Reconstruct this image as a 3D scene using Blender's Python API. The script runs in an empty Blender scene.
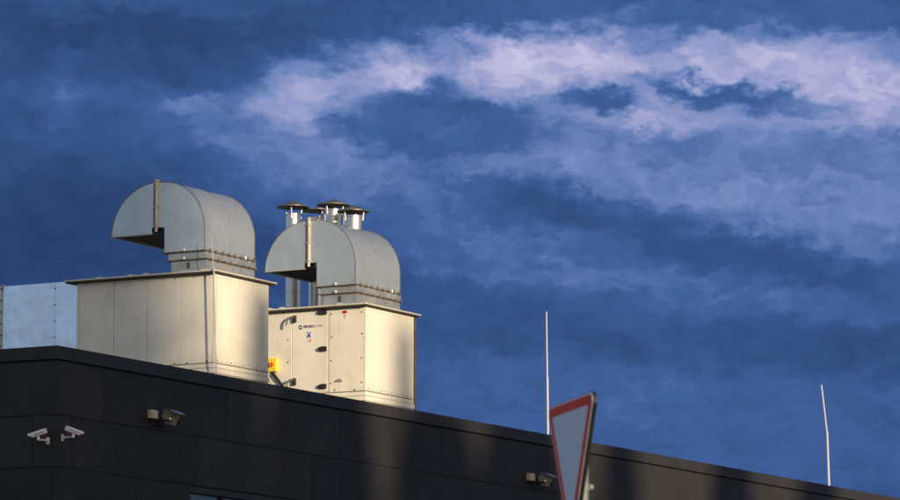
import bpy, bmesh, math, random
from mathutils import Vector, Matrix
random.seed(7)
sc = bpy.context.scene
COL = sc.collection
V = Vector
R = math.radians

# ------------------------------------------------------------------ frame
TH = R(28.877); PITCH = R(7.9185)
RIGHT = V((math.cos(TH), math.sin(TH), 0)); FWDH = V((-math.sin(TH), math.cos(TH), 0))
CAM = V((41.849, -62.009, 1.6))
ROOF = 10.32            # top of the coping
SUN_EL = R(9.0)
SH = V((.865, -.50, 0)).normalized()            # horizontal direction to the sun
SUN = V((SH.x*math.cos(SUN_EL), SH.y*math.cos(SUN_EL), math.sin(SUN_EL)))

# ------------------------------------------------------------------ mesh helper
class MB:
    def __init__(s): s.bm = bmesh.new()
    def verts(s, pts): return [s.bm.verts.new(p) for p in pts]
    def face(s, pts, smooth=False):
        f = s.bm.faces.new(s.verts(pts)); f.smooth = smooth; return f
    def box(s, a, b, bev=0.0, M=None, seg=1):
        x0, y0, z0 = (min(a[i], b[i]) for i in range(3)); x1, y1, z1 = (max(a[i], b[i]) for i in range(3))
        p = [(x, y, z) for z in (z0, z1) for x, y in ((x0, y0), (x1, y0), (x1, y1), (x0, y1))]
        if M: p = [M @ V(q) for q in p]
        v = s.verts(p)
        fs = [s.bm.faces.new([v[i] for i in q]) for q in ((3,2,1,0),(4,5,6,7),(0,1,5,4),(1,2,6,5),(2,3,7,6),(3,0,4,7))]
        if bev:
            es = {e for f in fs for e in f.edges}
            bmesh.ops.bevel(s.bm, geom=list(es), offset=bev, segments=seg, affect='EDGES', profile=.5)
        return s
    def tube(s, pts, r, n=10, caps=True):
        pts = [V(p) for p in pts]; rings = []
        rs = r if isinstance(r, (list, tuple)) else [r]*len(pts)
        for i, p in enumerate(pts):
            t = (pts[min(i+1, len(pts)-1)]-pts[max(i-1, 0)]).normalized()
            a = t.orthogonal().normalized() if i == 0 else (A - t*(A @ t)).normalized()
            A = a; b = t.cross(a)
            rings.append(s.verts([p+(a*math.cos(2*math.pi*k/n)+b*math.sin(2*math.pi*k/n))*rs[i] for k in range(n)]))
        for q, w in zip(rings, rings[1:]):
            for k in range(n):
                f = s.bm.faces.new((q[k], q[(k+1) % n], w[(k+1) % n], w[k])); f.smooth = True
        if caps:
            s.bm.faces.new(rings[0][::-1]); s.bm.faces.new(rings[-1])
        return s
    def lathe(s, c, prof, n=32, M=None):
        c = V(c); rings = []
        for r, z in prof:
            pts = [V((r*math.cos(2*math.pi*k/n), r*math.sin(2*math.pi*k/n), z)) for k in range(n)]
            rings.append(s.verts([(M @ p if M else p)+c for p in pts]))
        for q, w in zip(rings, rings[1:]):
            for k in range(n):
                f = s.bm.faces.new((q[k], q[(k+1) % n], w[(k+1) % n], w[k])); f.smooth = True
        return s
    def prism(s, poly, d, axis='y', at=0.0, M=None):
        """poly of (a,b); axis y -> (a, at..at+d, b); axis x -> (at.., a, b); z -> (a,b,at..)"""
        def P(a, b, t): return {'y': (a, t, b), 'x': (t, a, b), 'z': (a, b, t)}[axis]
        p0 = [P(a, b, at) for a, b in poly]; p1 = [P(a, b, at+d) for a, b in poly]
        if M: p0 = [M @ V(q) for q in p0]; p1 = [M @ V(q) for q in p1]
        v0 = s.verts(p0); v1 = s.verts(p1); n = len(poly)
        s.bm.faces.new(v0); s.bm.faces.new(v1[::-1])
        for k in range(n): s.bm.faces.new((v0[k], v1[k], v1[(k+1) % n], v0[(k+1) % n]))
        return s
    def build(s, name, mat, parent=None, off=None, sharp=None):
        bmesh.ops.recalc_face_normals(s.bm, faces=s.bm.faces)
        for e in s.bm.edges:
            if len(e.link_faces) == 2 and e.calc_face_angle(0) > .6: e.smooth = False
        me = bpy.data.meshes.new(name)
        if off is not None: bmesh.ops.translate(s.bm, verts=s.bm.verts, vec=-V(off))
        s.bm.to_mesh(me); s.bm.free()
        o = bpy.data.objects.new(name, me); COL.objects.link(o)
        if mat: me.materials.append(mat)
        if parent: o.parent = parent
        return o

def build_each(mb, name, mat, parent, off):
    """one object per loose piece"""
    bm = mb.bm; seen = set(); groups = []
    for f in list(bm.faces):
        if f in seen: continue
        st, grp = [f], []
        seen.add(f)
        while st:
            g_ = st.pop(); grp.append(g_)
            for v in g_.verts:
                for h in v.link_faces:
                    if h not in seen: seen.add(h); st.append(h)
        groups.append([[tuple(v.co) for v in g_.verts] for g_ in grp])
    bm.free()
    for grp in groups:
        m2 = MB()
        for pts in grp: m2.face(pts)
        bmesh.ops.remove_doubles(m2.bm, verts=m2.bm.verts, dist=1e-5)
        m2.build(name, mat, parent, off)

def tag(o, label=None, cat=None, group=None, kind=None):
    for k, v in (('label', label), ('category', cat), ('group', group), ('kind', kind)):
        if v: o[k] = v
    return o
def thing(name, loc, label, cat, group=None):
    o = bpy.data.objects.new(name, None); COL.objects.link(o); o.location = loc; o.empty_display_size = .2
    return tag(o, label, cat, group)
def copy_tree(o, parent=None):
    c = o.copy(); COL.objects.link(c); c.parent = parent
    for ch in list(o.children): copy_tree(ch, c)
    return c

# ------------------------------------------------------------------ materials
class NT:
    def __init__(s, tree): s.t = tree
    def n(s, typ, ins=None, **kw):
        nd = s.t.nodes.new(typ)
        for k, v in kw.items(): setattr(nd, k, v)
        for k, v in (ins or {}).items():
            if isinstance(v, bpy.types.NodeSocket): s.t.links.new(v, nd.inputs[k])
            else: nd.inputs[k].default_value = v
        return nd
    def m(s, op, a, b=0.0, c=None, clamp=False):
        ins = {0: a, 1: b}
        if c is not None: ins[2] = c
        return s.n('ShaderNodeMath', ins, operation=op, use_clamp=clamp).outputs[0]
    def ramp(s, fac, stops, interp='LINEAR'):
        nd = s.n('ShaderNodeValToRGB', {0: fac}); cr = nd.color_ramp; cr.interpolation = interp
        while len(cr.elements) < len(stops): cr.elements.new(.5)
        for e, (p, c) in zip(cr.elements, stops):
            e.position = p; e.color = (*c, 1) if len(c) == 3 else c
        return nd.outputs[0]
    def mix(s, fac, a, b, mode='MIX'):
        nd = s.n('ShaderNodeMix', data_type='RGBA', blend_type=mode)
        for k, v in ((0, fac), (6, a), (7, b)):
            if isinstance(v, bpy.types.NodeSocket): s.t.links.new(v, nd.inputs[k])
            else: nd.inputs[k].default_value = v if k == 0 else (*v[:3], 1)
        return nd.outputs[2]
    def noise(s, vec, scale, detail=4, rough=.55, dist=0.0, out=0):
        return s.n('ShaderNodeTexNoise', {'Vector': vec, 'Scale': scale, 'Detail': detail, 'Roughness': rough, 'Distortion': dist}).outputs[out]
    def mapping(s, vec, scale=(1, 1, 1), loc=(0, 0, 0)):
        return s.n('ShaderNodeMapping', {'Vector': vec, 'Scale': scale, 'Location': loc}).outputs[0]

def material(name, base, rough=.5, metal=0.0, var=.12, vscale=3.0, streak=0.0, bump=0.0, bscale=8.0, rvar=.1, spec=.5, dirt=None, dirtamt=0.0, stretch=(1, 1, 1), coat=0.0, island=0.0):
    m = bpy.data.materials.new(name); m.use_nodes = True; t = m.node_tree; t.nodes.clear(); N = NT(t)
    out = N.n('ShaderNodeOutputMaterial'); p = N.n('ShaderNodeBsdfPrincipled')
    t.links.new(p.outputs[0], out.inputs[0])
    geo = N.n('ShaderNodeNewGeometry').outputs['Position']
    q = N.mapping(geo, stretch)
    n1 = N.noise(q, vscale, 5, .6)
    lo = tuple(c*(1-var) for c in base); hi = tuple(min(1, c*(1+var)) for c in base)
    col = N.ramp(n1, [(.3, lo), (.7, hi)])
    if streak:                                        # vertical rain runs
        ns = N.noise(N.mapping(geo, (9, 9, .5)), 1.6, 4, .6)
        col = N.mix(N.m('MULTIPLY', N.ramp(ns, [(.5, (0,0,0)), (.75, (1,1,1))]), streak), col, tuple(c*.55 for c in base))
    if dirt:
        nd = N.noise(geo, 1.7, 8, .7)
        nd2 = N.noise(geo, 17, 6, .7)
        f = N.m('MULTIPLY', N.m('ADD', N.ramp(nd, [(.5, (0,0,0)), (.72, (1,1,1))]), N.ramp(nd2, [(.6, (0,0,0)), (.75, (.6,.6,.6))])), dirtamt, clamp=True)
        col = N.mix(f, col, dirt)
    if island:                                        # each sheet of its own batch
        ri_ = N.n('ShaderNodeNewGeometry').outputs['Random Per Island']
        k_ = N.n('ShaderNodeMapRange', {0: ri_, 1: 0.0, 2: 1.0, 3: 1-island, 4: 1+island}).outputs[0]
        col = N.n('ShaderNodeVectorMath', {0: col, 3: k_}, operation='SCALE').outputs[0]
    t.links.new(col, p.inputs['Base Color'])
    rr = N.n('ShaderNodeMapRange', {0: N.noise(geo, 6, 4, .6), 1: .3, 2: .7, 3: max(.02, rough-rvar), 4: min(1, rough+rvar)}).outputs[0]
    t.links.new(rr, p.inputs['Roughness'])
    p.inputs['Metallic'].default_value = metal; p.inputs['Specular IOR Level'].default_value = spec
    p.inputs['Coat Weight'].default_value = coat
    if bump:
        b = N.n('ShaderNodeBump', {'Strength': 1.0, 'Distance': bump, 'Height': N.noise(geo, bscale, 3, .5)})
        t.links.new(b.outputs[0], p.inputs['Normal'])
    return m

M = {}
M['clad'] = material('dark_cladding', (.034, .0315, .030), .46, 0, .18, 1.1, island=.16, streak=.3, bump=.004, bscale=.9, spec=.15, dirt=(.040, .036, .03), dirtamt=.22)
M['cope'] = material('coping_metal', (.034, .0315, .030), .46, 0, .15, 2.0, streak=.15, bump=.001, bscale=3, spec=.22, dirt=(.040, .036, .03), dirtamt=.3)
M['gap'] = material('dark_gap', (.004, .004, .004), .8, 0, .1)
M['cream'] = material('cream_panel', (.84, .775, .64), .40, 0, .05, 1.6, island=.04, streak=.20, bump=.003, bscale=1.3, dirt=(.46, .39, .29), dirtamt=.28)
M['seam'] = material('panel_seam', (.20, .17, .13), .6, 0, .3, 5)
M['bolt'] = material('brown_bolt', (.05, .032, .02), .6, 0, .3, 9)
M['roofm'] = material('roof_sheet', (.74, .66, .50), .45, .2, .15, 5, dirt=(.2, .15, .1), dirtamt=.3)
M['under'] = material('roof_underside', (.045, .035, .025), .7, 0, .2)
M['galv'] = material('galvanised_sheet', (.56, .58, .555), .28, .60, .07, 2.4, streak=.22, bump=.007, bscale=1.1, rvar=.06, dirt=(.46, .47, .46), dirtamt=.10)
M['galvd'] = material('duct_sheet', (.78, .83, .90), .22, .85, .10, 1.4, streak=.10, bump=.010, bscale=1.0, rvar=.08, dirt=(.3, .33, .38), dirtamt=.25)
M['neck'] = material('neck_sheet', (.46, .47, .45), .42, .6, .25, 2.5, streak=.3, bump=.002, bscale=4, dirt=(.2, .15, .1), dirtamt=.5)
M['rust'] = material('brown_flange', (.13, .095, .065), .65, .1, .5, 6)
M['seamd'] = material('seam_line', (.22, .20, .17), .5, .3, .3, 6)
M['dark'] = material('dark_interior', (.022, .014, .009), .8, 0, .2)
M['strap'] = material('pale_strap', (.50, .44, .36), .45, .3, .15, 4)
M['steel'] = material('stainless_pipe', (.70, .66, .62), .30, 1.0, .08, 3, bump=.0015, bscale=5, rvar=.06, dirt=(.45, .36, .28), dirtamt=.25)
M['cap'] = material('weathered_cap', (.16, .135, .115), .5, .5, .35, 4)
M['white'] = material('white_paint', (.75, .73, .72), .4, 0, .05, 4)
M['rod'] = material('pale_rod', (.60, .56, .57), .45, 0, .06, 4)
M['camw'] = material('camera_housing', (.86, .85, .87), .35, 0, .06, 6)
M['lens'] = material('dark_lens', (.015, .015, .03), .1, 0, .1, 6, coat=1)
M['black'] = material('black_plastic', (.022, .018, .015), .45, 0, .2, 6)
M['grey'] = material('grey_metal', (.32, .30, .27), .4, .6, .15, 6)
M['yellow'] = material('yellow_plastic', (.90, .64, .03), .4, 0, .1, 6)
M['red'] = material('red_plastic', (.50, .03, .015), .4, 0, .1, 6)
M['boxc'] = material('cream_box', (.62, .56, .40), .45, 0, .15, 8)
M['fin'] = material('aluminium_fins', (.55, .55, .57), .3, .8, .15, 8)
M['refl'] = material('reflector', (.85, .78, .55), .16, .9, .15, 12, bump=.004, bscale=14)
M['lampfront'] = material('lamp_front', (.50, .42, .26), .3, .3, .4, 14, bump=.004, bscale=16)
M['blue'] = material('blue_print', (.03, .03, .35), .5, 0, .1)
M['teal'] = material('teal_print', (.02, .10, .13), .5, 0, .1)
M['purple'] = material('dark_print', (.10, .05, .14), .5, 0, .1)
M['greyp'] = material('grey_print', (.30, .24, .22), .5, 0, .1)
M['sticker'] = material('sticker_white', (.78, .78, .85), .5, 0, .04)
M['orange'] = material('sticker_orange', (.80, .30, .06), .5, 0, .15, 20)
M['signred'] = material('sign_red', (.85, .095, .022), .45, 0, .22, 5, spec=.15)
M['rim'] = material('sign_back', (.010, .009, .007), .5, .3, .2)
M['galvp'] = material('galvanised_post', (.20, .22, .21), .6, .3, .15, 9)
M['asphalt'] = material('asphalt', (.05, .05, .052), .9, 0, .25, 12, bump=.01, bscale=60)
M['paving'] = material('paving', (.27, .26, .25), .85, 0, .15, 3, bump=.004, bscale=30)
M['soil'] = material('ground_grass', (.06, .08, .03), .95, 0, .35, 1.2, bump=.03, bscale=8)
M['kerb'] = material('kerb_stone', (.33, .32, .30), .8, 0, .15, 5)
M['bark'] = material('bark', (.10, .075, .055), .9, 0, .3, 5, bump=.02, bscale=12)
M['leaf'] = material('leaf', (.055, .085, .03), .6, 0, .4, 1.5)
M['roofg'] = material('roof_membrane', (.22, .21, .20), .85, 0, .15, 2)
M['frame'] = material('window_frame', (.030, .024, .022), .45, .2, .15, 5)

def glass(name, base):
    m = bpy.data.materials.new(name); m.use_nodes = True; t = m.node_tree; p = t.nodes['Principled BSDF']; N = NT(t)
    geo = N.n('ShaderNodeNewGeometry').outputs['Position']
    t.links.new(N.ramp(N.noise(geo, 1.3, 3), [(.35, tuple(c*.8 for c in base)), (.65, base)]), p.inputs['Base Color'])
    p.inputs['Roughness'].default_value = .05; p.inputs['Specular IOR Level'].default_value = .8
    p.inputs['Coat Weight'].default_value = .6; p.inputs['Coat Roughness'].default_value = .03
    b = N.n('ShaderNodeBump', {'Strength': .6, 'Distance': .004, 'Height': N.noise(geo, 1.1, 2)}); t.links.new(b.outputs[0], p.inputs['Normal'])
    return m
M['glass'] = glass('window_glass', (.02, .045, .06))

# white reflective sheeting with a fine woven pattern
def sheeting():
    m = bpy.data.materials.new('sign_white'); m.use_nodes = True; t = m.node_tree; p = t.nodes['Principled BSDF']; N = NT(t)
    tc = N.n('ShaderNodeTexCoord').outputs['Object']
    w = N.n('ShaderNodeTexWave', {'Vector': N.mapping(tc, (1, 1, 1)), 'Scale': 14.0, 'Distortion': 1.2, 'Detail': 1.0}, bands_direction='Z').outputs[1]
    n2 = N.noise(tc, 5, 3)
    c = N.ramp(w, [(.0, (.80, .79, .76)), (1, (.90, .88, .84))])
    c = N.mix(N.m('MULTIPLY', n2, .35), c, (.76, .75, .74))
    t.links.new(c, p.inputs['Base Color']); p.inputs['Roughness'].default_value = .35; p.inputs['Coat Weight'].default_value = .4; p.inputs['Coat Roughness'].default_value = .3
    return m
M['sheet'] = sheeting()

# ------------------------------------------------------------------ ground
g = MB(); g.face([(-900, -900, -.004), (900, -900, -.004), (900, 900, -.004), (-900, 900, -.004)])
tag(g.build('ground', M['soil']), kind='structure')
g = MB(); g.box((2.5, -400, -.3), (60, 400, .0)); tag(g.build('road', M['asphalt']), kind='structure'); 
g = MB(); g.box((0, -2.5, -.3), (2.35, 48, .12)); tag(g.build('pavement', M['paving']), kind='structure')
g = MB(); g.box((2.35, -90, -.3), (2.5, 90, .14), .01); tag(g.build('kerb', M['kerb']), kind='structure')
g = MB(); g.box((29.2, -52, -.3), (33.6, -36, .12), .01); tag(g.build('traffic_island', M['paving']), kind='structure')

# ------------------------------------------------------------------ building
bld = thing('building', (0, 0, 0), 'flat-roofed building clad in large dark anthracite metal panels', 'building')
BL, BW = 48.0, 30.0
w = MB()
# core wall set 60 mm behind the cladding, with the window openings left out on the long side
WZ0, WZ1 = 6.55, 8.13
WY0, WY1 = 4.28, 40.0
w.box((-.0045, .0045, 0), (-.30, BL, WZ0)); w.box((-.0045, .0045, 8.25), (-.30, BL, 10.08))
w.box((-.0045, .0045, WZ0), (-.30, WY0-.03, 8.25)); w.box((-.0045, WY1+.03, WZ0), (-.30, BL, 8.25))
w.box((-.303, .0045, 0), (-BW, .30, 10.08)); w.box((-.3, BL, 0), (-BW, BL-.3, 10.08)); w.box((-BW+.3, .303, 0), (-BW, BL-.303, 10.08))
w.build('wall', M['gap'], bld)
rf = MB(); rf.box((-.31, .31, 9.95), (-BW+.31, BL-.31, 10.15)); rf.build('roof', M['roofg'], bld)
# courses of panels
ZC = [10.085, 9.140, 8.257, 7.37, 6.49, 5.6, 4.7, 3.8, 2.9, 2.0, 1.1, .15]
OFF = [1.48, .47, 2.51]
def panels(axis):
    c = MB(); L = BL if axis == 'y' else BW; g_ = .015
    for k in range(len(ZC)-1):
        z1, z0 = ZC[k]-g_-(.012 if k == 0 else 0), ZC[k+1]+g_
        js = [0.0]; j = OFF[k % 3] if k < 3 else OFF[(k*2) % 3]
        while j < L: js.append(j); j += 4.03
        js.append(L)
        for a, b in zip(js, js[1:]):
            a_ = a+(.011 if a > 0 else 0.001); b_ = b-.011
            if b_-a_ < .05: continue
            if axis == 'y':
                if k >= 2 and z1 > WZ0 and z0 < WZ1+.2:
                    if b_ <= WY0-.02 or a_ >= WY1: pass
                    elif a_ < WY0-.02: b_ = WY0-.02
                    elif b_ > WY1+.5: a_ = max(a_, WY1+.02)
                    else: continue
                c.box((-.012, a_, z0), (random.uniform(-.0012, .0012), b_, z1), .001)
            else:
                c.box((-a_ - (0.0125 if a == 0 else 0), random.uniform(-.0012, .0012)+.0, z0), (-b_, .012, z1), .0015)
    return c
panels('y').build('cladding', M['clad'], bld)
panels('x').build('cladding', M['clad'], bld)
# corner piece of the end wall runs to the arris
cp = MB()
for k in range(len(ZC)-1):
    cp.box((-.0005, .0005, ZC[k+1]+.009), (-.0118, .0118, ZC[k]-.009-(.012 if k == 0 else 0)))
cp.build('corner_trim', M['clad'], bld)
# coping
co = MB(); j = -.5; ys = [3.5+4.03*i for i in range(11)]
prev = -.028
for y in ys+[BL]:
    co.box((.028, prev+.0025, 10.094), (-.36, y-.0025, ROOF), .003); prev = y
prev = -.363
for x in [-(4.4+4.03*i) for i in range(6)]+[-BW]:
    co.box((prev-.0025, -.0285, 10.0945), (x+.0025, .36, ROOF-.0006), .003); prev = x
co.box((-BW+.36, .363, 10.095), (-BW, BL-.363, ROOF)); co.box((-.363, BL-.36, 10.095), (-BW+.363, BL-.001, ROOF))
co.build('coping', M['cope'], bld)
fj = MB()
for y in ys: fj.box((.0288, y-.006, 10.098), (-.35, y+.006, ROOF+.0008))
build_each(fj, 'coping_joint', M['gap'], bld, (0, 0, 0))
# windows under the second course
y = WY0; n = 0
while y < WY1-1:
    wd = min(4.03*1.0, WY1-y)
    f = MB()
    f.box((-.02, y, 8.13), (-.20, y+wd, 8.245), .004)
    f.box((-.06, y, WZ0), (-.20, y+wd, WZ0+.10), .004)
    ms = [0, 1.18, 2.5, wd-.10]
    for q in (0, 1.18, 2.60, wd-.12):
        f.box((-.061, y+q+.001, WZ0+.10), (-.199, y+q+.115, 8.13), .004)
    fo = f.build('window', M['frame'], bld)
    for a, b in ((.12, 1.175), (1.30, 2.595), (2.72, wd-.125)):
        p = MB(); p.box((-.12, y+a, WZ0+.10), (-.14, y+b, 8.13)); p.build('pane', M['glass'], fo)
    y += wd; n += 1

# ------------------------------------------------------------------ air handling units
def arc(cx, cz, rx, rz, a0, a1, n):
    return [(cx+rx*math.cos(R(a0+(a1-a0)*i/n)), cz+rz*math.sin(R(a0+(a1-a0)*i/n))) for i in range(n+1)]
X0, X1 = -3.80, -.75          # casing, left and right
UD = 1.90                     # casing depth
ZB, ZT = 10.16, 12.345

def make_hood(t, y0, y1, off):
    """curved U-bend hood; coordinates in world, off = location of the thing"""
    xl, xr, xs, zm = -3.10, -1.05, -2.10, 13.20
    topL = arc(xs, zm, 1.0, .955, 180, 90, 16)
    topR = arc(-1.97, zm, .92, .945, 90, 0, 16)
    outer = topL+topR+[(xr, 12.80)]
    hood = MB()
    T = .012
    # curved skin as a thin shell
    inner = arc(xs, zm, 1.0-T, .955-T, 180, 90, 16)+arc(-1.97, zm, .92-T, .945-T, 90, 0, 16)+[(xr-T, 12.80)]
    bm = hood.bm
    vo0 = hood.verts([(a, y0, b) for a, b in outer]); vo1 = hood.verts([(a, y1, b) for a, b in outer])
    vi0 = hood.verts([(a, y0+.012, b) for a, b in inner]); vi1 = hood.verts([(a, y1-.012, b) for a, b in inner])
    for k in range(len(outer)-1):
        f = bm.faces.new((vo0[k], vo1[k], vo1[k+1], vo0[k+1])); f.smooth = k < len(outer)-1
        f = bm.faces.new((vi0[k], vi0[k+1], vi1[k+1], vi1[k])); f.smooth = True
    # side sheets
    side_L = [(xl+.001, zm)]+topL[1:]+[(xs, zm+.10), (-2.21, zm+.10), (-2.21, zm)]
    side_R = [(xs, zm+.10)]+[(xs, topL[-1][1])]+topR+[(xr, 12.80), (-1.93, 12.80), (-1.93, zm+.10)]
    for (ya, dd) in ((y0, .010), (y1-.010, .010)):
        for poly in (side_L, side_R):
            p = [(a, b) for a, b in poly]
            hood.prism(p, dd, 'y', ya+(.0 if ya == y0 else 0))
    # inner throat wall and lip
    hood.box((-1.93, y0+.011, 12.80), (-1.942, y1-.011, 13.6))
    ho = hood.build('hood', M['galv'], t, off)
    g_ = MB(); g_.box((xl+.02, y0+.015, zm+.025), (-2.0, y1-.015, zm+.035)); g_.box((-2.0, y0+.014, zm+.0), (-1.945, y1-.014, zm+.3))
    g_.build('mouth_shade', M['dark'], ho, off)  # dark sheets standing in for the shade inside the mouth
    e = MB()
    for yy in (y0-.004, y1+.004, (y0+y1)/2):
        pts = [(a*1.0, yy, b) for a, b in (outer if yy != y0-.004 else outer)]
        cxm, czm = -2.05, 13.2
        pts = [(a+(.004 if a > cxm else -.004), yy, b+.004) for a, _, b in pts]
        e.tube(pts, .0075 if yy != (y0+y1)/2 else .0035, 6)
    e.build('edge_seam', M['seamd'], ho, off)
    lp = MB()
    lp.box((xl-.02, y0-.02, zm-.022), (-2.20, y0+.02, zm-.001)); lp.box((xl-.02, y0+.0205, zm-.022), (xl+.02, y1+.02, zm-.001))
    lp.box((xl+.0205, y1-.02, zm-.022), (-2.20, y1+.02, zm-.001))
    lp.build('mouth_rim', M['strap'], ho, off)
    st = MB(); st.box((-2.128, y0-.045, zm+.02), (-2.078, y0-.002, 14.20), .005)
    st.box((-2.135, y0-.05, 14.17), (-2.07, y0+.05, 14.205), .004)
    for zz in (13.32, 13.68, 14.05): st.box((-2.14, y0-.052, zz), (-2.066, y0-.001, zz+.03), .003)
    st.build('strap', M['strap'], ho, off)
    sh = MB(); sh.box((-2.168, y0-.02, zm+.10), (-2.131, y0-.002, 14.13)); sh.build('strap_shadow', M['rust'], ho, off)  # dark strip standing in for the shadow left of the strap
    nk = MB(); nk.box((-1.79, y0+.02, ZT+.04), (-1.03, y1-.02, 12.80)); 
    nk.box((-1.84, y0, 12.66), (-1.02, y1, 12.79))
    nk.build('neck', M['neck'], ho, off)
    fl = MB()
    fl.box((-1.96, y0-.045, 12.795), (-1.005, y1+.045, 12.817), .003)
    fl.box((-1.88, y0-.035, 12.645), (-.985, y1+.035, 12.662), .003)
    k = 0
    while y0+.1+k*.22 < y1:                # clamps along the flange
        yy = y0+.1+k*.22
        fl.box((-1.0, yy, 12.775), (-.988, yy+.035, 12.85)); fl.box((-.98, yy+.05, 12.63), (-.97, yy+.08, 12.685)); k += 1
    fl.build('flange', M['rust'], ho, off)
    bt = MB()
    for xx, zz in ((-1.48, 12.83), (-1.48, 12.675)): bt.box((xx, y0-.07, zz-.02), (xx+.035, y0-.046, zz+.035), .006, seg=2)
    bt.box((-1.005, y1-.42, 12.79), (-.98, y1-.38, 12.85), .006); build_each(bt, 'clamp_bolt', M['white'], ho, off)
    bk = MB(); bk.box((-1.42, y0-.012, 12.49), (-1.385, y0+.019, 12.60)); bk.build('vent_plug', M['bolt'], ho, off)
    return ho

def make_unit(y0, label, second):
    t = thing('air_handling_unit', (X1, y0, ZB), label, 'ventilation unit', 'rooftop air handling units')
    off = (X1, y0, ZB); y1 = y0+UD
    c = MB(); zs = 10.69
    # front made of panels between 8 mm joints
    js = [X0+.06, -2.965, -2.23, -1.51, X1-.055] if not second else [X0+.06, -2.43, -1.60, X1-.055]
    c.box((X0+.01, y0+.012, zs), (X1-.012, y1-.01, ZT-.001))
    for i, (a, b) in enumerate(zip(js, js[1:])):
        if second and i == 1: continue
        c.box((a+.004, y0, zs+.008), (b-.004, y0+.0115, ZT-.01), .003)
    c.box((X1-.0115, y0+.05, zs+.008), (X1, y1-.05, ZT-.01), .003)
    c.build('casing', M['cream'], t, off)
    p = MB()
    for x in ((X0, X0+.055), (X1-.05, X1+.001)):
        for yy in ((y0-.001, y0+.045), (y1-.045, y1+.001)):
            p.box((x[0], yy[0], zs), (x[1], yy[1], ZT-.002), .006, seg=2)
    build_each(p, 'corner_post', M['cream'], t, off)
    s = MB()
    for x in js[1:-1]:
        wdt = .007 if x != -2.23 else .002
        s.box((x-wdt, y0+.004, zs+.01), (x+wdt, y0+.0118, ZT-.01))
    if second: s.box((-1.575, y0-.0012, zs+.02), (-1.566, y0+.004, ZT-.02))
    s.box((X1-.058, y0+.002, zs), (X1-.049, y0+.0118, ZT-.01)); s.box((X1-.010, y0+.042, zs), (X1-.001, y0+.052, ZT-.01))
    s.box((X0+.02, y0-.0003, zs-.008), (X1, y0+.02, zs+.006)); s.box((X1-.02, y0, zs-.008), (X1+.0003, y1, zs+.006))
    s.build('seam', M['seam'], t, off)
    # base frame: three folded rails
    b = MB()
    for z0_, z1_, d in ((10.60, 10.68, .004), (10.50, 10.592, .016), (10.36, 10.492, .006), (ZB, 10.352, .02)):
        b.box((X0-d, y0-d, z0_), (X1+d, y1+d, z1_), .008, seg=2)
    b.build('base_frame', M['cream'], t, off)
    # roof
    r = MB(); r.box((X0-.20, y0-.14, 12.372), (X1+.085, y1+.16, 12.402), .004)
    for x in (-3.25, -2.55, -2.22, -.95) if not second else (-2.92, -2.62, -1.3):
        r.prism([(x-.07, 12.402), (x+.07, 12.402), (x+.035, 12.432), (x-.035, 12.432)], y1-y0+.2, 'y', y0-.10)
    ro = r.build('roof_panel', M['roofm'], t, off)
    r = MB(); r.box((X0-.18, y0-.12, 12.346), (X1+.065, y1+.14, 12.371)); r.build('under_roof_sheet', M['under'], ro, off)  # dark-coloured sheet right below the roof panel
    # bolts
    k = MB()
    def dome(x, y, z, rr, axis):
        Mx = Matrix.Rotation(R(90), 3, 'X') if axis == 'y' else Matrix.Rotation(R(90), 3, 'Y')
        k.lathe((x, y, z), [(rr, 0), (rr, rr*.5), (rr*.6, rr*.9), (.001, rr)], 8, Mx)
    i = 0
    for i in range(12):
        yy = y0+.12+i*(UD-.24)/11
        k_ = random.uniform(-.02, .02)
        dome(X1, yy+k_, 12.285, .008, 'x')
        if i % 1 == 0: dome(X1, yy-k_, 10.735, .009 if i % 3 else .013, 'x')
    if not second:
        for x in (-3.62, -3.25, -2.9, -2.6, -2.3, -1.9, -1.6, -1.2, -.95): dome(x+random.uniform(-.04, .04), y0, 12.30, .011, 'y')
        for x, z in ((-1.62, 10.72), (-1.35, 10.72), (-.92, 10.72), (-.92, 10.6), (-2.3, 10.75)): dome(x, y0, z, .015, 'y')
    else:
        for x in (-2.52, -1.53, -.84):
            for z in (12.24, 11.80, 11.33, 10.86): dome(x+random.uniform(-.008, .008), y0, z+random.uniform(-.02, .02), .014, 'y')
        for x, z in ((-1.45, 10.74), (-1.0, 10.72), (-2.62, 12.33), (-.95, 12.33)): dome(x, y0, z, .015, 'y')
    build_each(k, 'bolt', M['bolt'], t, off)
    make_hood(t, y0+.105, y0+1.865, off)
    return t, off

u1, off1 = make_unit(6.275, 'plain-fronted pale ventilation box with curved hood, joined to the flat metal duct', False)
u2, off2 = make_unit(11.835, 'cream ventilation box with hinged door, yellow switch and curved hood, in front of the flues', True)
# door of the second unit
y0 = 11.835
d = MB(); d.box((-2.425, y0-.004, 10.715), (-1.606, y0+.0115, 12.325), .006, seg=2)
door = d.build('door', M['cream'], u2, off2)
for z in (12.285, 11.56, 10.82):
    h = MB(); pl = [(-1.63, z-.045), (-1.63, z+.045), (-1.72, z+.048), (-1.80, z+.03), (-1.825, z), (-1.80, z-.03), (-1.72, z-.048)]
    h.prism([(a, b) for a, b in pl], -.045, 'y', y0-.005); h.build('hinge', M['black'], door, off2)
for z in (12.17, 10.93):
    h = MB(); h.box((-2.385, y0-.06, z-.055), (-2.32, y0-.004, z+.085), .01, seg=2); hd = h.build('handle', M['black'], door, off2)
    h = MB(); h.tube([(-2.36, y0-.085, z+.05), (-2.42, y0-.10, z+.045), (-2.48, y0-.10, z-.01), (-2.505, y0-.10, z-.11)], .021, 8)
    h.box((-2.52, y0-.11, z-.15), (-2.49, y0-.08, z-.06), .006); h.build('lever', M['grey'], hd, off2)
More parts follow.
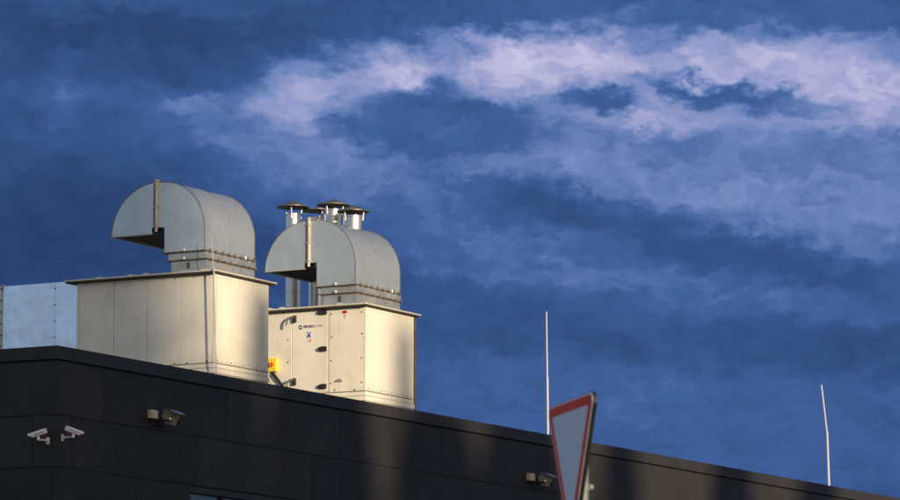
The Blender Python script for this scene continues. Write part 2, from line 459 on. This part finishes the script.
def text(body, size, x, z, mat, name, parent, bold=False):
    cu = bpy.data.curves.new('t', 'FONT'); cu.body = body; cu.size = size; cu.extrude = .001; cu.offset = .003 if bold else 0
    to = bpy.data.objects.new('t', cu); me = bpy.data.meshes.new_from_object(to)
    bpy.data.objects.remove(to)
    me.transform(Matrix.Translation(V((x, y0-.0065, z))-V(off2)) @ Matrix.Rotation(R(90), 4, 'X'))
    wd = max(v.co.x for v in me.vertices)-min(v.co.x for v in me.vertices)
    me.materials.clear(); me.materials.append(mat); me.name = name
    o = bpy.data.objects.new(name, me); COL.objects.link(o); o.parent = parent; return x+wd
q = MB(); q.prism([(-2.27, 11.985), (-2.215, 11.97), (-2.195, 12.0), (-2.20, 12.055), (-2.25, 12.065), (-2.28, 12.03)], -.003, 'y', y0-.0045)
lg = q.build('logo', M['teal'], door, off2)
q = MB(); q.prism([(-2.262, 12.012), (-2.225, 12.002), (-2.215, 12.03), (-2.25, 12.035)], -.002, 'y', y0-.008); q.build('logo_mark', M['sticker'], lg, off2)
xe = text('PRODU', .070, -2.165, 12.0, M['purple'], 'lettering', door, True)
text('CLIMA', .070, xe+.008, 12.0, M['greyp'], 'lettering', door)
q = MB(); q.box((-2.095, y0-.0055, 11.795), (-1.985, y0-.0045, 11.925)); sk = q.build('sticker', M['sticker'], door, off2)
q = MB()
for sx, sz in ((0, 0), (0, 1), (1, 0), (1, 1)):
    q.box((-2.09+sx*.068, y0-.007, 11.802+sz*.085), (-2.062+sx*.068, y0-.0057, 11.832+sz*.085))
q.prism([(-2.04, 11.895), (-2.015, 11.865), (-2.01, 11.83), (-2.04, 11.815), (-2.07, 11.83), (-2.065, 11.865)], -.0015, 'y', y0-.0057)
q.build('pictogram', M['blue'], sk, off2)
q = MB(); q.box((-2.115, y0-.0055, 11.70), (-1.97, y0-.0045, 11.775)); sk = q.build('sticker', M['sticker'], door, off2)
q = MB(); q.box((-2.04, y0-.007, 11.745), (-1.975, y0-.0057, 11.77)); q.box((-2.04, y0-.007, 11.71), (-1.985, y0-.0057, 11.74)); q.build('orange_print', M['orange'], sk, off2)
# red oval badge with a faint line of print, small cover
q = MB(); q.prism([(-1.23+.062*math.cos(a*.449), 12.262+.03*math.sin(a*.449)) for a in range(14)], -.006, 'y', y0-.001); q.build('red_badge', M['red'], u2, off2)
q = MB()
for i in range(3): q.box((-1.25, y0-.003, 12.14+i*.03), (-1.21, y0-.001, 12.155+i*.03))
q.build('faint_print', M['greyp'], u2, off2)
q = MB(); q.prism([(-1.42, 10.90), (-1.26, 10.90), (-1.28, 10.945), (-1.34, 10.96)], -.04, 'y', y0-.001); q.build('small_cover', M['strap'], u2, off2)
# isolator switch and its cable
q = MB(); q.box((-2.935, y0-.095, 11.165), (-2.74, y0-.001, 11.43), .012, seg=2)
q.box((-2.91, y0-.07, 11.41), (-2.885, y0-.03, 11.45), .004); q.box((-2.85, y0-.07, 11.41), (-2.825, y0-.03, 11.45), .004)
sw = q.build('isolator_switch', M['yellow'], u2, off2)
q = MB(); q.lathe((-2.85, y0-.096, 11.305), [(.048, 0), (.046, .02), (.03, .028), (.001, .028)], 16, Matrix.Rotation(R(90), 3, 'X')); q.box((-2.862, y0-.15, 11.265), (-2.838, y0-.12, 11.345), .005)
q.build('knob', M['red'], sw, off2)
q = MB(); q.tube([(-2.86, y0-.05, 11.19), (-2.82, y0-.05, 11.12), (-2.70, y0-.045, 10.98), (-2.62, y0-.04, 10.88), (-2.60, y0-.04, 10.72), (-2.6, y0-.04, 10.2)], .030, 8)
q.build('cable', M['black'], u2, off2)
q = MB(); q.tube([(-2.92, y0-.05, 11.19), (-2.93, y0-.07, 11.05), (-2.86, y0-.07, 10.95), (-2.92, y0-.09, 10.85), (-2.94, y0-.06, 10.5), (-2.94, y0-.06, 10.2)], .010, 6)
q.build('cable', M['strap'], u2, off2)
# dark riser at the back right edge of the second unit
q = MB(); q.box((X1-.10, 13.738, 10.16), (X1+.0, 13.84, 12.345), .004); q.box((X1-.11, 13.736, 11.55), (X1+.012, 13.85, 11.60), .003); q.box((X1-.11, 13.736, 10.9), (X1+.012, 13.85, 10.95), .003)
q.build('rear_channel', M['rust'], u2, off2)

# ------------------------------------------------------------------ flat duct left of unit 1
dt = thing('air_duct', (-3.82, 6.45, 10.16), 'flat rectangular sheet-metal duct with bluish sheen behind the dark parapet', 'air duct')
offd = (-3.82, 6.45, 10.16)
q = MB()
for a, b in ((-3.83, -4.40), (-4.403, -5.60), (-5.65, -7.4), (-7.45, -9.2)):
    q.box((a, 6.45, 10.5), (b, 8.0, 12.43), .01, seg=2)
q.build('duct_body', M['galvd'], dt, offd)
for x in (-5.60, -7.40):
    q = MB(); q.box((x, 6.43, 10.47), (x-.05, 8.02, 12.46), .004)
    fo = q.build('flange', M['neck'], dt, offd)
    q = MB()
    for i in range(9): q.box((x-.012, 6.415, 10.6+i*.22), (x-.038, 6.43, 10.63+i*.22), .003)
    build_each(q, 'bolt', M['bolt'], fo, offd)
q = MB()
for i in range(6): q.box((-4.395, 6.44, 10.75+i*.31), (-4.42, 6.45, 10.775+i*.31), .003)
for i in range(7): q.box((-3.86, 6.44, 10.7+i*.27), (-3.885, 6.45, 10.725+i*.27), .003)
build_each(q, 'rivet', M['bolt'], dt, offd)
q = MB(); q.box((-3.9, 6.40, 10.16), (-9.2, 6.5, 10.49), .005); q.box((-3.9, 7.6, 10.16), (-9.2, 7.7, 10.49)); build_each(q, 'support_rail', M['strap'], dt, offd)

# ------------------------------------------------------------------ flues
def flue(x, y, r, rim, brim, apex, br, label, skew=0):
    t = thing('flue_pipe', (x, y, 10.15), label, 'flue', 'metal flues behind the ventilation box'); o = (x, y, 10.15)
    q = MB(); q.lathe((x, y, 0), [(r, 10.15), (r, rim), (r-.012, rim), (r-.012, rim-.5)], 40)
    pipe = q.build('pipe', M['steel'], t, o)
    q = MB()
    for z in (rim-.035, rim-.62, rim-1.62, 12.0): q.lathe((x, y, 0), [(r, z), (r+.008, z+.004), (r+.008, z+.022), (r, z+.026)], 40)
    q.build('band', M['steel'], pipe, o)
    q = MB(); q.lathe((x, y, 0), [(r-.02, rim-.3), (.001, rim-.3)], 24); q.build('throat', M['dark'], pipe, o)
    q = MB(); q.lathe((x, y, 0), [(.001, apex), (.04, apex-.012), (br*.55, brim+(apex-brim)*.42), (br, brim+.012), (br, brim-.006), (br*.5, brim+(apex-brim)*.30), (.001, brim+.06)], 40)
    cap = q.build('rain_cap', M['cap'], t, o)
    for k in range(3):
        a = math.radians(skew+120*k); ca, sa = math.cos(a), math.sin(a)
        q = MB(); q.tube([(x+ca*(r+.004), y+sa*(r+.004), rim-.10), (x+ca*(r+.01), y+sa*(r+.01), rim+.01), (x+ca*(r+.03), y+sa*(r+.03), brim+.03)], .013, 6)
        q.build('cap_stay', M['strap'], t, o)
flue(-3.925, 14.35, .165, 14.715, 14.855, 15.0, .335, 'leftmost of four shiny flues with conical rain caps, rising behind the front of the hood', -70)
flue(-3.73, 14.95, .17, 14.70, 14.845, 14.93, .33, 'lowest-looking flue cap, second from left, tucked behind the hood strap', -20)
flue(-2.975, 14.35, .185, 14.735, 14.825, 14.955, .345, 'tallest flue, third from left, brown-stained pipe under a dark cap above the hood', -100)
flue(-2.33, 14.05, .205, 14.52, 14.61, 14.75, .33, 'rightmost and thickest flue with a bright pipe and a dark conical cap', -110)

# ------------------------------------------------------------------ lightning rods
def rod(pts, rs, label):
    t = thing('lightning_rod', pts[0], label, 'lightning rod', 'thin pale rods on the roof edge'); o = pts[0]
    q = MB(); q.tube(pts, rs, 8); q.build('rod', M['rod'], t, o)
    x, y, z = pts[0]
    q = MB(); q.lathe((x, y, 10.15), [(.17, 0), (.17, .07), (.14, .09), (.03, .09)], 20); q.build('base_block', M['kerb'], t, o)
rod([(-.59, 6.10, 10.15), (-.655, 6.10, 11.9), (-.673, 6.10, 12.4), (-.676, 6.10, 12.41), (-.735, 6.10, 13.0)], [.016, .014, .014, .008, .007], 'thin rod standing in front of the corner of the left ventilation box')
rod([(-.5, 19.01, 10.15), (-.5, 18.99, 11.6), (-.5, 18.985, 11.62), (-.5, 18.955, 13.0)], [.026, .024, .018, .014], 'straight pale rod against the sky, directly above the triangular sign')
rod([(-.5, 33.38, 10.15), (-.5, 33.29, 11.67), (-.5, 33.27, 11.72), (-.5, 32.99, 12.79)], [.028, .027, .021, .018], 'slightly bent pale rod at the far right of the roof edge')

# ------------------------------------------------------------------ security cameras
def camera_on_wall(wall, base, joint, axis, label):
    """wall: outward normal; base: point on the wall; joint: arm end; axis: direction the camera looks"""
    t = thing('security_camera', base, label, 'security camera', 'white security cameras at the building corner'); o = base
    b = V(base); j = V(joint); n = V(wall)
    side = n.cross(V((0, 0, 1)))
    Mb = Matrix((side, V((0, 0, 1)), n)).transposed().to_4x4(); Mb.translation = b
    q = MB(); q.box((-.035, -.065, 0), (.035, .055, .018), .006, Mb); q.box((-.022, -.03, .018), (.022, .03, .045), .006, Mb)
    q.tube([b+n*.04, b+n*.10, V((j.x, j.y, b.z))+V((0, 0, .0)), j+V((0, 0, -.01))], .017, 10)
    q.tube([j+V((0, 0, -.035)), j+V((0, 0, .03))], .026, 12); br = q.build('bracket', M['camw'], t, o)
    ax = V(axis).normalized(); sd = ax.cross(V((0, 0, 1))).normalized(); up = sd.cross(ax).normalized()
    Mc = Matrix((ax, sd, up)).transposed().to_4x4(); Mc.translation = j+V((0, 0, .075))
    q = MB(); q.box((-.15, -.042, -.038), (.13, .042, .036), .014, Mc, 2); body = q.build('housing', M['camw'], t, o)
    q = MB(); q.box((-.155, -.052, .038), (.185, .052, .046), .003, Mc); q.box((-.14, -.052, .0), (.175, -.047, .038), .002, Mc); q.box((-.14, .047, .0), (.175, .052, .038), .002, Mc)
    q.build('sun_shield', M['camw'], t, o)
    q = MB(); q.box((.125, -.034, -.030), (.134, .034, .028), .003, Mc); q.build('lens', M['lens'], body, o)
    q = MB(); q.box((-.09, -.0435, -.012), (.08, -.0425, .016), 0, Mc); q.box((-.09, .0425, -.012), (.08, .0435, .016), 0, Mc); q.build('side_window', M['lens'], body, o)
    q = MB(); q.tube([Mc @ V((-.1, 0, -.035)), Mc @ V((-.10, .0, -.08)), Mc @ V((-.03, 0, -.10)), j+V((0, 0, -.02))], .006, 6); q.build('cable', M['red'], t, o)
camera_on_wall((0, -1, 0), (-.155, -.003, 8.70), (-.22, -.20, 8.73), (-.93, -.30, -.30), 'white security camera on the darker end wall, before the building corner')
camera_on_wall((1, 0, 0), (.003, .185, 8.76), (.24, .17, 8.78), (.60, .90, -.32), 'white security camera on the long wall, between the building corner and a floodlight')

# ------------------------------------------------------------------ floodlights with junction boxes
def floodlight(y, z, lab1, lab2):
    b = thing('junction_box', (0, y-.25, z), lab2, 'junction box', 'cream junction boxes on the long wall'); o = (0, y-.25, z)
    q = MB(); q.box((.004, y-.37, z-.075), (.10, y-.16, z+.075), .008, None, 2); q.build('box', M['boxc'], b, o)
    q = MB(); q.box((.10, y-.345, z-.05), (.105, y-.185, z+.05), .003); q.build('lid', M['boxc'], b, o)
    q = MB(); q.tube([(.05, y-.26, z-.07), (.05, y-.25, z-.15), (.10, y-.12, z-.17), (.16, y, z-.11)], .012, 6); q.build('cable', M['black'], b, o)
    t = thing('floodlight', (.004, y+.05, z), lab1, 'floodlight', 'small floodlights on the long wall'); o = (.004, y+.05, z)
    # local frame: +a = outward & down (beam), u = up-ish
    a = V((.80, -.12, -.58)).normalized(); sd = V((0, 1, 0)); sd = (sd-a*(sd @ a)).normalized(); up = sd.cross(a)*-1
    if up.z < 0: up = -up
    Mf = Matrix((a, sd, up)).transposed().to_4x4() @ Matrix.Diagonal((.82, .82, .82, 1)); Mf.translation = V((.24, y+.06, z-.02))
    q = MB()
    pts = [(-.09, -.10), (.05, -.16), (.05, .15), (-.09, .09)]
    q.prism([(p_[0], p_[1]) for p_ in pts], .36, 'y', -.18, Mf)
    body = q.build('housing', M['grey'], t, o)
    q = MB()
    for i in range(9): q.box((-.15, -.17+i*.042, -.09), (-.085, -.163+i*.042, .085), 0, Mf)
    for i in range(5): q.box((-.08, -.192, -.09+i*.042), (.04, -.181, -.078+i*.042), 0, Mf)
    q.build('fins', M['fin'], body, o)
    q = MB(); q.box((.05, -.185, -.165), (.066, .185, -.14), .003, Mf); q.box((.05, -.185, .135), (.066, .185, .155), .003, Mf)
    q.box((.05, -.185, -.14), (.066, -.165, .135), .003, Mf); q.box((.05, .165, -.14), (.066, .185, .135), .003, Mf)
    q.box((.05, -.20, .155), (.15, .20, .163), .002, Mf); q.box((.0, -.20, .155), (.05, .205, .16), .002, Mf); q.build('visor', M['fin'], t, o)
    q = MB(); q.box((.045, -.165, -.14), (.056, .165, .135), 0, Mf); gl = q.build('lamp_glass', M['lampfront'], t, o)
    q = MB(); q.lathe((0, 0, 0), [(.001, .03), (.04, .028), (.065, .0)], 14, (Mf.to_3x3() @ Matrix.Rotation(R(90), 3, 'Y')))
    bmesh.ops.translate(q.bm, verts=q.bm.verts, vec=Mf @ V((.056, -.07, -.07)))
    q.box((.0565, -.13, -.135), (.064, -.0, -.03), .003, Mf); q.box((.0565, -.05, .02), (.062, .03, .07), .003, Mf)
    q.build('reflector', M['refl'], gl, o)
    q = MB(); q.box((.004, y-.06, z-.17), (.016, y+.30, z-.05), .003)
    for yy in (y-.10, y+.225): q.box((.004, yy-.006, z-.12), (.30, yy+.006, z-.085), .002)
    q.build('bracket', M['black'], t, o)
floodlight(3.22, 9.40, 'floodlight on the long wall beside the two security cameras', 'small cream junction box between the security cameras and a floodlight')
floodlight(17.45, 9.375, 'floodlight partly hidden behind the edge of the triangular sign', 'small cream junction box beside the floodlight that the triangular sign partly hides')

# ------------------------------------------------------------------ yield sign
def sign():
    T = V((.682, -.731, 0)).normalized(); Nn = V((-T.y*-1, -T.x, 0)); Nn = V((T.y, -T.x, 0)).normalized()   # face normal
    if Nn @ (CAM-V((31, -41, 3))) < 0: Nn = -Nn
    TL = V((31.238, -41.715, 3.952))
    S = .90; H = .785; U = V((0, 0, 1))
    cen = TL+T*(S/2)-U*(H/3)
    t = thing('yield_sign', (cen.x, cen.y, 0), 'triangular give-way sign, white with red border, seen edge-on in front of the building', 'road sign')
    Mx = Matrix((T, U, Nn)).transposed().to_4x4(); Mx.translation = cen-V((cen.x, cen.y, 0))
    def tri(inset, rad, n=6):
        h = H; pts = [V((-S/2, h/3)), V((S/2, h/3)), V((0, -h*2/3))]
        k = 1-inset/(h/3)
        pts = [p*k for p in pts]; out = []
        for i in range(3):
            p, a, b = pts[i], (pts[i-1]-pts[i]).normalized(), (pts[(i+1) % 3]-pts[i]).normalized()
            bis = (a+b).normalized(); c = p+bis*(rad/math.sin(R(30)))
            s0 = p+a*(rad/math.tan(R(30))); s1 = p+b*(rad/math.tan(R(30)))
            for j in range(n+1):
                q = (s0.lerp(s1, j/n)-c).normalized()*rad+c; out.append((q.x, q.y))
        return out
    def plate(name, inset, rad, z0, z1, mat, par):
        q = MB(); q.prism(tri(inset, rad), z1-z0, 'z', z0, Mx); return q.build(name, mat, par)
    back = plate('back_tray', 0, .045, -.023, 0, M['rim'], t)
    ed = plate('white_edge', .003, .042, .0005, .002, M['sticker'], t)
    plate('red_border', .013, .034, .0022, .0034, M['signred'], t)
    fc = plate('white_face', .064, .012, .0036, .0048, M['sheet'], t)
    q = MB(); bp = (Mx @ V((0, 0, -.062))); q.tube([(bp.x, bp.y, 0), (bp.x, bp.y, 3.90)], .030, 20); q.build('post', M['galvp'], t)
    for zz in (3.80, 3.50):
        q = MB(); c = V((bp.x, bp.y, zz)); Mc = Matrix((T, U, Nn)).transposed().to_4x4(); Mc.translation = c
        q.tube([(c.x, c.y, zz-.02), (c.x, c.y, zz+.02)], .036, 20); q.box((-.05, -.02, .010), (.05, .02, .030), .003, Mc); q.box((-.03, -.012, -.05), (.03, .012, -.03), .003, Mc)
        q.build('clamp', M['galvp'], t)
    q = MB(); q.tube([(bp.x, bp.y, .12), (bp.x, bp.y, .16)], .07, 16); q.build('foot_plate', M['galvp'], t)
    return t
sign()

# ------------------------------------------------------------------ unseen poplars, added and spaced to shape the dappled shade (behind the photographer's right shoulder)
TD = 108.0
def poplar(yp, rad, h, n, label, base=3.0, dens_top=1.0):
    P = V((0, yp, 0))+SH*TD
    t = thing('shade_poplar', (P.x, P.y, 0), label, 'tree', 'unseen poplars added to shade the building')
    rnd = random.Random(int(yp*100)+5)
    q = MB(); q.tube([(0, 0, -.1), (.1, .05, h*.3), (-.05, .1, h*.6), (0, 0, h*.93)], [.42, .32, .2, .04], 10)
    for k in range(14):
        z = h*(.18+.055*k); a = rnd.uniform(0, 6.28); q.tube([(0, 0, z), (math.cos(a)*rad*.5, math.sin(a)*rad*.5, z+1.6), (math.cos(a)*rad*.75, math.sin(a)*rad*.75, z+3.4)], [.09, .05, .015], 5)
    q.build('trunk', M['bark'], t)
    c = MB(); bm = c.bm
    for i in range(n):
        z = rnd.uniform(base, h); f = (z-base)/(h-base)
        rr = rad*min(1, 1.25*(1-f)**.22)*min(1, .45+2.2*f)
        a = rnd.uniform(0, 6.283); r_ = rr*rnd.random()**.36
        ctr = V((r_*math.cos(a), r_*math.sin(a), z)); s = rnd.uniform(.17, .32)
        e1 = V((rnd.gauss(0, 1), rnd.gauss(0, 1), rnd.gauss(0, 1))).normalized(); e2 = e1.orthogonal().normalized()*.7
        vs = [bm.verts.new(ctr+e1*s), bm.verts.new(ctr+e2*s), bm.verts.new(ctr-e1*s), bm.verts.new(ctr-e2*s)]
        bm.faces.new(vs)
    c.build('crown', M['leaf'], t)
PL = [(-4.1, 2.6, 38, 11500), (-1.15, 2.35, 36, 11500), (3.45, 1.9, 40, 12500), (6.1, .82, 27.6, 4900), (9.1, 2.02, 28.3, 11800), (7.55, .72, 29.5, 5000),
      (13.35, 2.08, 27.6, 12000), (12.95, .45, 29.4, 1800), (16.95, 2.4, 27.8, 12500), (21.4, 1.0, 28.2, 5500), (26.9, 1.3, 28.3, 6500), (31.6, 1.6, 27.8, 7000)]
words = ['tallest unseen shade poplar at the near end', 'second unseen shade poplar from the near end', 'third unseen shade poplar, left of a narrow gap', 'very slim young unseen shade poplar in a gap', 'broad unseen shade poplar right of the slim young one',
         'thin wispy unseen shade poplar beside a narrow gap', 'low dense unseen shade poplar beside the gap', 'needle-thin unseen shade poplar rising out of its dense neighbour', 'low dense unseen shade poplar touching its neighbour', 'small unseen shade poplar standing a little apart', 'thin crowned unseen shade poplar near the far end', 'last unseen shade poplar of the row']
for (yp, rad, h, n), wd in zip(PL, words): poplar(yp, rad, h, n, wd)

# ------------------------------------------------------------------ light
s = bpy.data.lights.new('sun', 'SUN'); s.energy = 5.0; s.angle = R(.53); s.color = (1.0, .835, .60)
so = bpy.data.objects.new('sun', s); COL.objects.link(so); so.rotation_euler = (-SUN).to_track_quat('-Z', 'Y').to_euler(); so.location = (60, -40, 40)

# ------------------------------------------------------------------ sky
W = bpy.data.worlds.new('World'); sc.world = W; W.use_nodes = True; t = W.node_tree; t.nodes.clear(); N = NT(t)
out = N.n('ShaderNodeOutputWorld'); bg = N.n('ShaderNodeBackground'); bg.inputs[1].default_value = .1
t.links.new(bg.outputs[0], out.inputs[0])
sky = N.n('ShaderNodeTexSky', sky_type='NISHITA', sun_disc=False, sun_elevation=SUN_EL, sun_rotation=math.atan2(SH.x, SH.y), altitude=200, air_density=1.0, dust_density=1.0, ozone_density=2.0)
D = N.n('ShaderNodeTexCoord').outputs['Generated']
def dot(v): 
    nd = N.n('ShaderNodeVectorMath', {0: D, 1: v}, operation='DOT_PRODUCT'); return nd.outputs['Value']
fr = dot(tuple(FWDH)); ri = dot(tuple(RIGHT)); up = dot((0, 0, 1))
az = N.m('MULTIPLY', N.m('ARCTAN2', ri, fr), 180/math.pi)
el = N.m('MULTIPLY', N.m('ARCSINE', up), 180/math.pi)
# storm sky drawn by azimuth and elevation, unit = 1.302 degrees
K = .768
U = N.m('ADD', N.m('MULTIPLY', az, K), 4.5); Vv = N.m('SUBTRACT', 2.5, N.m('MULTIPLY', N.m('SUBTRACT', el, 7.9185), K))
uv = N.n('ShaderNodeCombineXYZ', {0: U, 1: Vv, 2: 0.0}).outputs[0]
def vscale(v, k): return N.n('ShaderNodeVectorMath', {0: v, 3: k}, operation='SCALE').outputs[0]
def vop(op, a, b): return N.n('ShaderNodeVectorMath', {0: a, 1: b}, operation=op).outputs[0]
n_c = N.noise(N.mapping(uv, (.75, 1.5, 1)), 1.0, 8, .56, .0, 1)
n_f = N.noise(N.mapping(uv, (1, 1.6, 1), (3, 7, 2)), 3.4, 7, .6, .0, 1)
n_g = N.noise(N.mapping(uv, (1, 1.4, 1), (8, 2, 5)), 11.0, 6, .65, .0, 1)
wv = vop('ADD', vscale(vop('SUBTRACT', n_c, (.5, .5, .5)), .60), vop('ADD', vscale(vop('SUBTRACT', n_f, (.5, .5, .5)), .55), vscale(vop('SUBTRACT', n_g, (.5, .5, .5)), .11)))
uvw = vop('ADD', uv, wv)
sep = N.n('ShaderNodeSeparateXYZ', {0: uvw}); UU, VV = sep.outputs[0], sep.outputs[1]
def blob(cx, cy, rx, ry, ang, amp, hard=1.0):
    c, s_ = math.cos(R(ang)), math.sin(R(ang))
    dx = N.m('SUBTRACT', UU, cx/100); dy = N.m('SUBTRACT', VV, cy/100)
    a = N.m('ADD', N.m('MULTIPLY', dx, c*100/rx), N.m('MULTIPLY', dy, s_*100/rx))
    b = N.m('ADD', N.m('MULTIPLY', dx, -s_*100/ry), N.m('MULTIPLY', dy, c*100/ry))
    r2 = N.m('ADD', N.m('MULTIPLY', a, a), N.m('MULTIPLY', b, b))
    e = N.m('EXPONENT', N.m('MULTIPLY', N.m('POWER', r2, hard), -1.0))
    return N.m('MULTIPLY', e, amp)
BL_ = [  # cx, cy, rx, ry, angle, amplitude, hardness
 (700, 80, 330, 54, 3, .38, 1.8), (545, 50, 75, 34, -25, .20, 1.4), (370, 84, 110, 34, -6, .34, 1.7), (295, 95, 40, 34, 10, .20, 1.6), (560, 72, 80, 26, 0, .10, 1.2),
 (850, 108, 130, 30, 3, .22, 1.7), (650, 112, 60, 22, 0, .14, 1.3), (640, 128, 90, 9, 2, .16, 1.6), (790, 132, 90, 9, -2, .12, 1.5),
 (190, 112, 75, 20, 8, .20, 1.3), (225, 145, 70, 16, 10, .10, 1.2), (60, 100, 22, 22, 20, .12, 1), (330, 160, 90, 30, 6, .18, 1.3), (295, 110, 40, 26, 0, .18, 1.2),
 (720, 165, 300, 38, 2, .24, 1.6), (560, 190, 200, 30, 6, .20, 1.3), (330, 205, 120, 18, 5, .10, 1.2), (850, 215, 130, 34, 10, .10, 1.3), (655, 10, 60, 8, 0, .18, 1),
 (480, 260, 260, 26, 10, .10, 1.2), (700, 300, 320, 60, 4, .07, 1), (620, 440, 320, 70, 4, .06, 1.2),
 (340, 20, 200, 22, 0, -.06, 1.2), (830, 70, 120, 40, 0, .12, 1.4), (700, 60, 160, 26, 0, .14, 1.4),
 (110, 240, 290, 80, 0, -.17, 1.5), (470, 64, 100, 24, -4, .10, 1.4), (90, 40, 200, 36, 6, -.10, 1), (820, 345, 160, 34, 6, -.07, 1.2), (540, 330, 120, 40, 4, -.05, 1)]
tot = .26
for b_ in BL_: tot = N.m('ADD', tot, blob(*b_))
# cloud banks standing in front of the bright gap: cover, tone
for cx, cy, rx, ry, ang, cov, hard, tone in [
        (760, 198, 290, 50, 2, .92, 3.6, .51), (430, 178, 180, 22, 4, .7, 2.0, .46), (620, 170, 60, 34, 0, .6, 2.6, .53), (700, 158, 70, 22, 4, .6, 2.4, .44), (830, 165, 80, 24, 0, .6, 2.4, .45),
        (420, 215, 260, 40, 6, .5, 1.8, .40), (300, 150, 60, 34, 10, .45, 1.6, .60), (280, 108, 34, 22, -20, .5, 1.5, .72),
        (445, 122, 112, 28, 7, .97, 3.0, .33), (446, 92, 38, 20, -14, .9, 2.2, .31), (500, 118, 46, 18, 14, .6, 2.0, .30), (370, 122, 40, 16, 0, .6, 2.0, .31),
        (550, 84, 24, 28, 0, .8, 1.8, .84), (598, 104, 50, 15, 10, .97, 2.4, .30), (570, 98, 20, 10, 0, .7, 2, .31), (690, 92, 58, 14, 9, .97, 2.2, .29), (770, 108, 68, 16, 10, .97, 2.2, .33), (735, 100, 40, 8, 10, .7, 2, .31),
        (780, 6, 190, 22, 0, .92, 2.0, .33), (640, 34, 50, 10, -6, .2, 1.6, .5), (450, 18, 110, 14, -4, .75, 1.6, .29), (200, 50, 200, 26, -6, .5, 1.6, .20), (860, 62, 60, 10, 4, .35, 1.5, .62),
        (560, 210, 120, 20, 14, .95, 2.0, .23), (700, 240, 130, 20, 12, .95, 2.0, .22), (810, 268, 95, 18, 10, .9, 1.8, .22), (560, 262, 140, 14, 10, .6, 1.6, .42), (780, 225, 110, 12, 12, .6, 1.6, .50),
        (640, 335, 200, 20, 4, .6, 1.6, .23), (840, 350, 140, 28, 4, .7, 1.6, .22), (470, 330, 90, 40, 0, .6, 1.6, .23), (640, 390, 220, 18, 4, .5, 1.6, .42), (780, 305, 160, 14, 8, .5, 1.6, .40)]:
    k_ = blob(cx, cy, rx*1.03, ry*1.06, ang, cov, max(1.0, hard*.62))
    tot = N.m('ADD', tot, N.m('MULTIPLY', k_, N.m('SUBTRACT', tone, tot)))
fine = N.noise(N.mapping(uvw, (.8, 1.7, 1), (5, 1, 0)), 1.5, 8, .58)
amp = N.n('ShaderNodeMapRange', {0: tot, 1: .25, 2: .8, 3: .50, 4: 1.0}).outputs[0]
tot = N.m('ADD', tot, N.m('MULTIPLY', N.m('MULTIPLY', N.m('SUBTRACT', fine, .5), .32), amp))
amp2 = N.n('ShaderNodeMapRange', {0: tot, 1: .25, 2: .85, 3: .30, 4: .9}).outputs[0]
rl = [N.noise(N.mapping(uvw, (.9, 1.6, 1), (2+dx_, 4+dy_, 0)), 2.0, 5, .52) for dx_, dy_ in ((0, 0), (-.10, .16))]
tot = N.m('ADD', tot, N.m('MULTIPLY', N.m('MULTIPLY', N.m('SUBTRACT', rl[0], rl[1]), .60), amp2))
fine2 = N.noise(N.mapping(uvw, (1, 1.5, 1), (1, 9, 0)), 6.0, 6, .62)
tot = N.m('ADD', tot, N.m('MULTIPLY', N.m('MULTIPLY', N.m('SUBTRACT', fine2, .5), .12), amp), clamp=True)
def lin(r, g, b):
    f = lambda c: ((c/255+.055)/1.055)**2.4 if c > 10 else c/255/12.92
    return (f(r), f(g), f(b))
storm = N.ramp(tot, [(0, lin(36, 56, 98)), (.17, lin(46, 73, 121)), (.36, lin(66, 98, 156)), (.55, lin(110, 134, 188)), (.78, lin(158, 163, 207)), (1, lin(200, 196, 228))])
storm10 = vscale(storm, 10.0)
# the storm front covers the side of the sky away from the sun; elsewhere evening sky with unseen clouds, brightened and tinted to light the shaded fronts
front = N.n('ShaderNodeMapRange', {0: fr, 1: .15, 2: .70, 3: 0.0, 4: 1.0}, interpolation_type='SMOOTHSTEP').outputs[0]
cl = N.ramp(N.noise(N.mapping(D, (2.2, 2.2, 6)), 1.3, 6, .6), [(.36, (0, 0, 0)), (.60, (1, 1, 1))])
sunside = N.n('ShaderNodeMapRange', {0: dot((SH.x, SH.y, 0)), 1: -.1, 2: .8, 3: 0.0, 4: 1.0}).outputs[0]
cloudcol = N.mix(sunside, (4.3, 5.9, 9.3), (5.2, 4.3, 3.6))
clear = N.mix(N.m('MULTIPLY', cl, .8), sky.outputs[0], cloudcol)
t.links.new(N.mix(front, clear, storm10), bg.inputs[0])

# ------------------------------------------------------------------ camera and output
cd = bpy.data.cameras.new('camera'); cam = bpy.data.objects.new('camera', cd); COL.objects.link(cam); sc.camera = cam
cam.location = CAM; cam.rotation_euler = (R(90)+PITCH, 0, TH)
cd.sensor_width = 36; cd.lens = 36*4400/900; cd.clip_end = 5000; cd.clip_start = .5
cd.dof.use_dof = True; cd.dof.focus_distance = 76; cd.dof.aperture_fstop = 9
sc.view_settings.view_transform = 'Standard'; sc.view_settings.look = 'None'; sc.view_settings.exposure = 0; sc.view_settings.gamma = 1
sc.view_settings.use_curve_mapping = False
sc.render.engine = 'CYCLES'
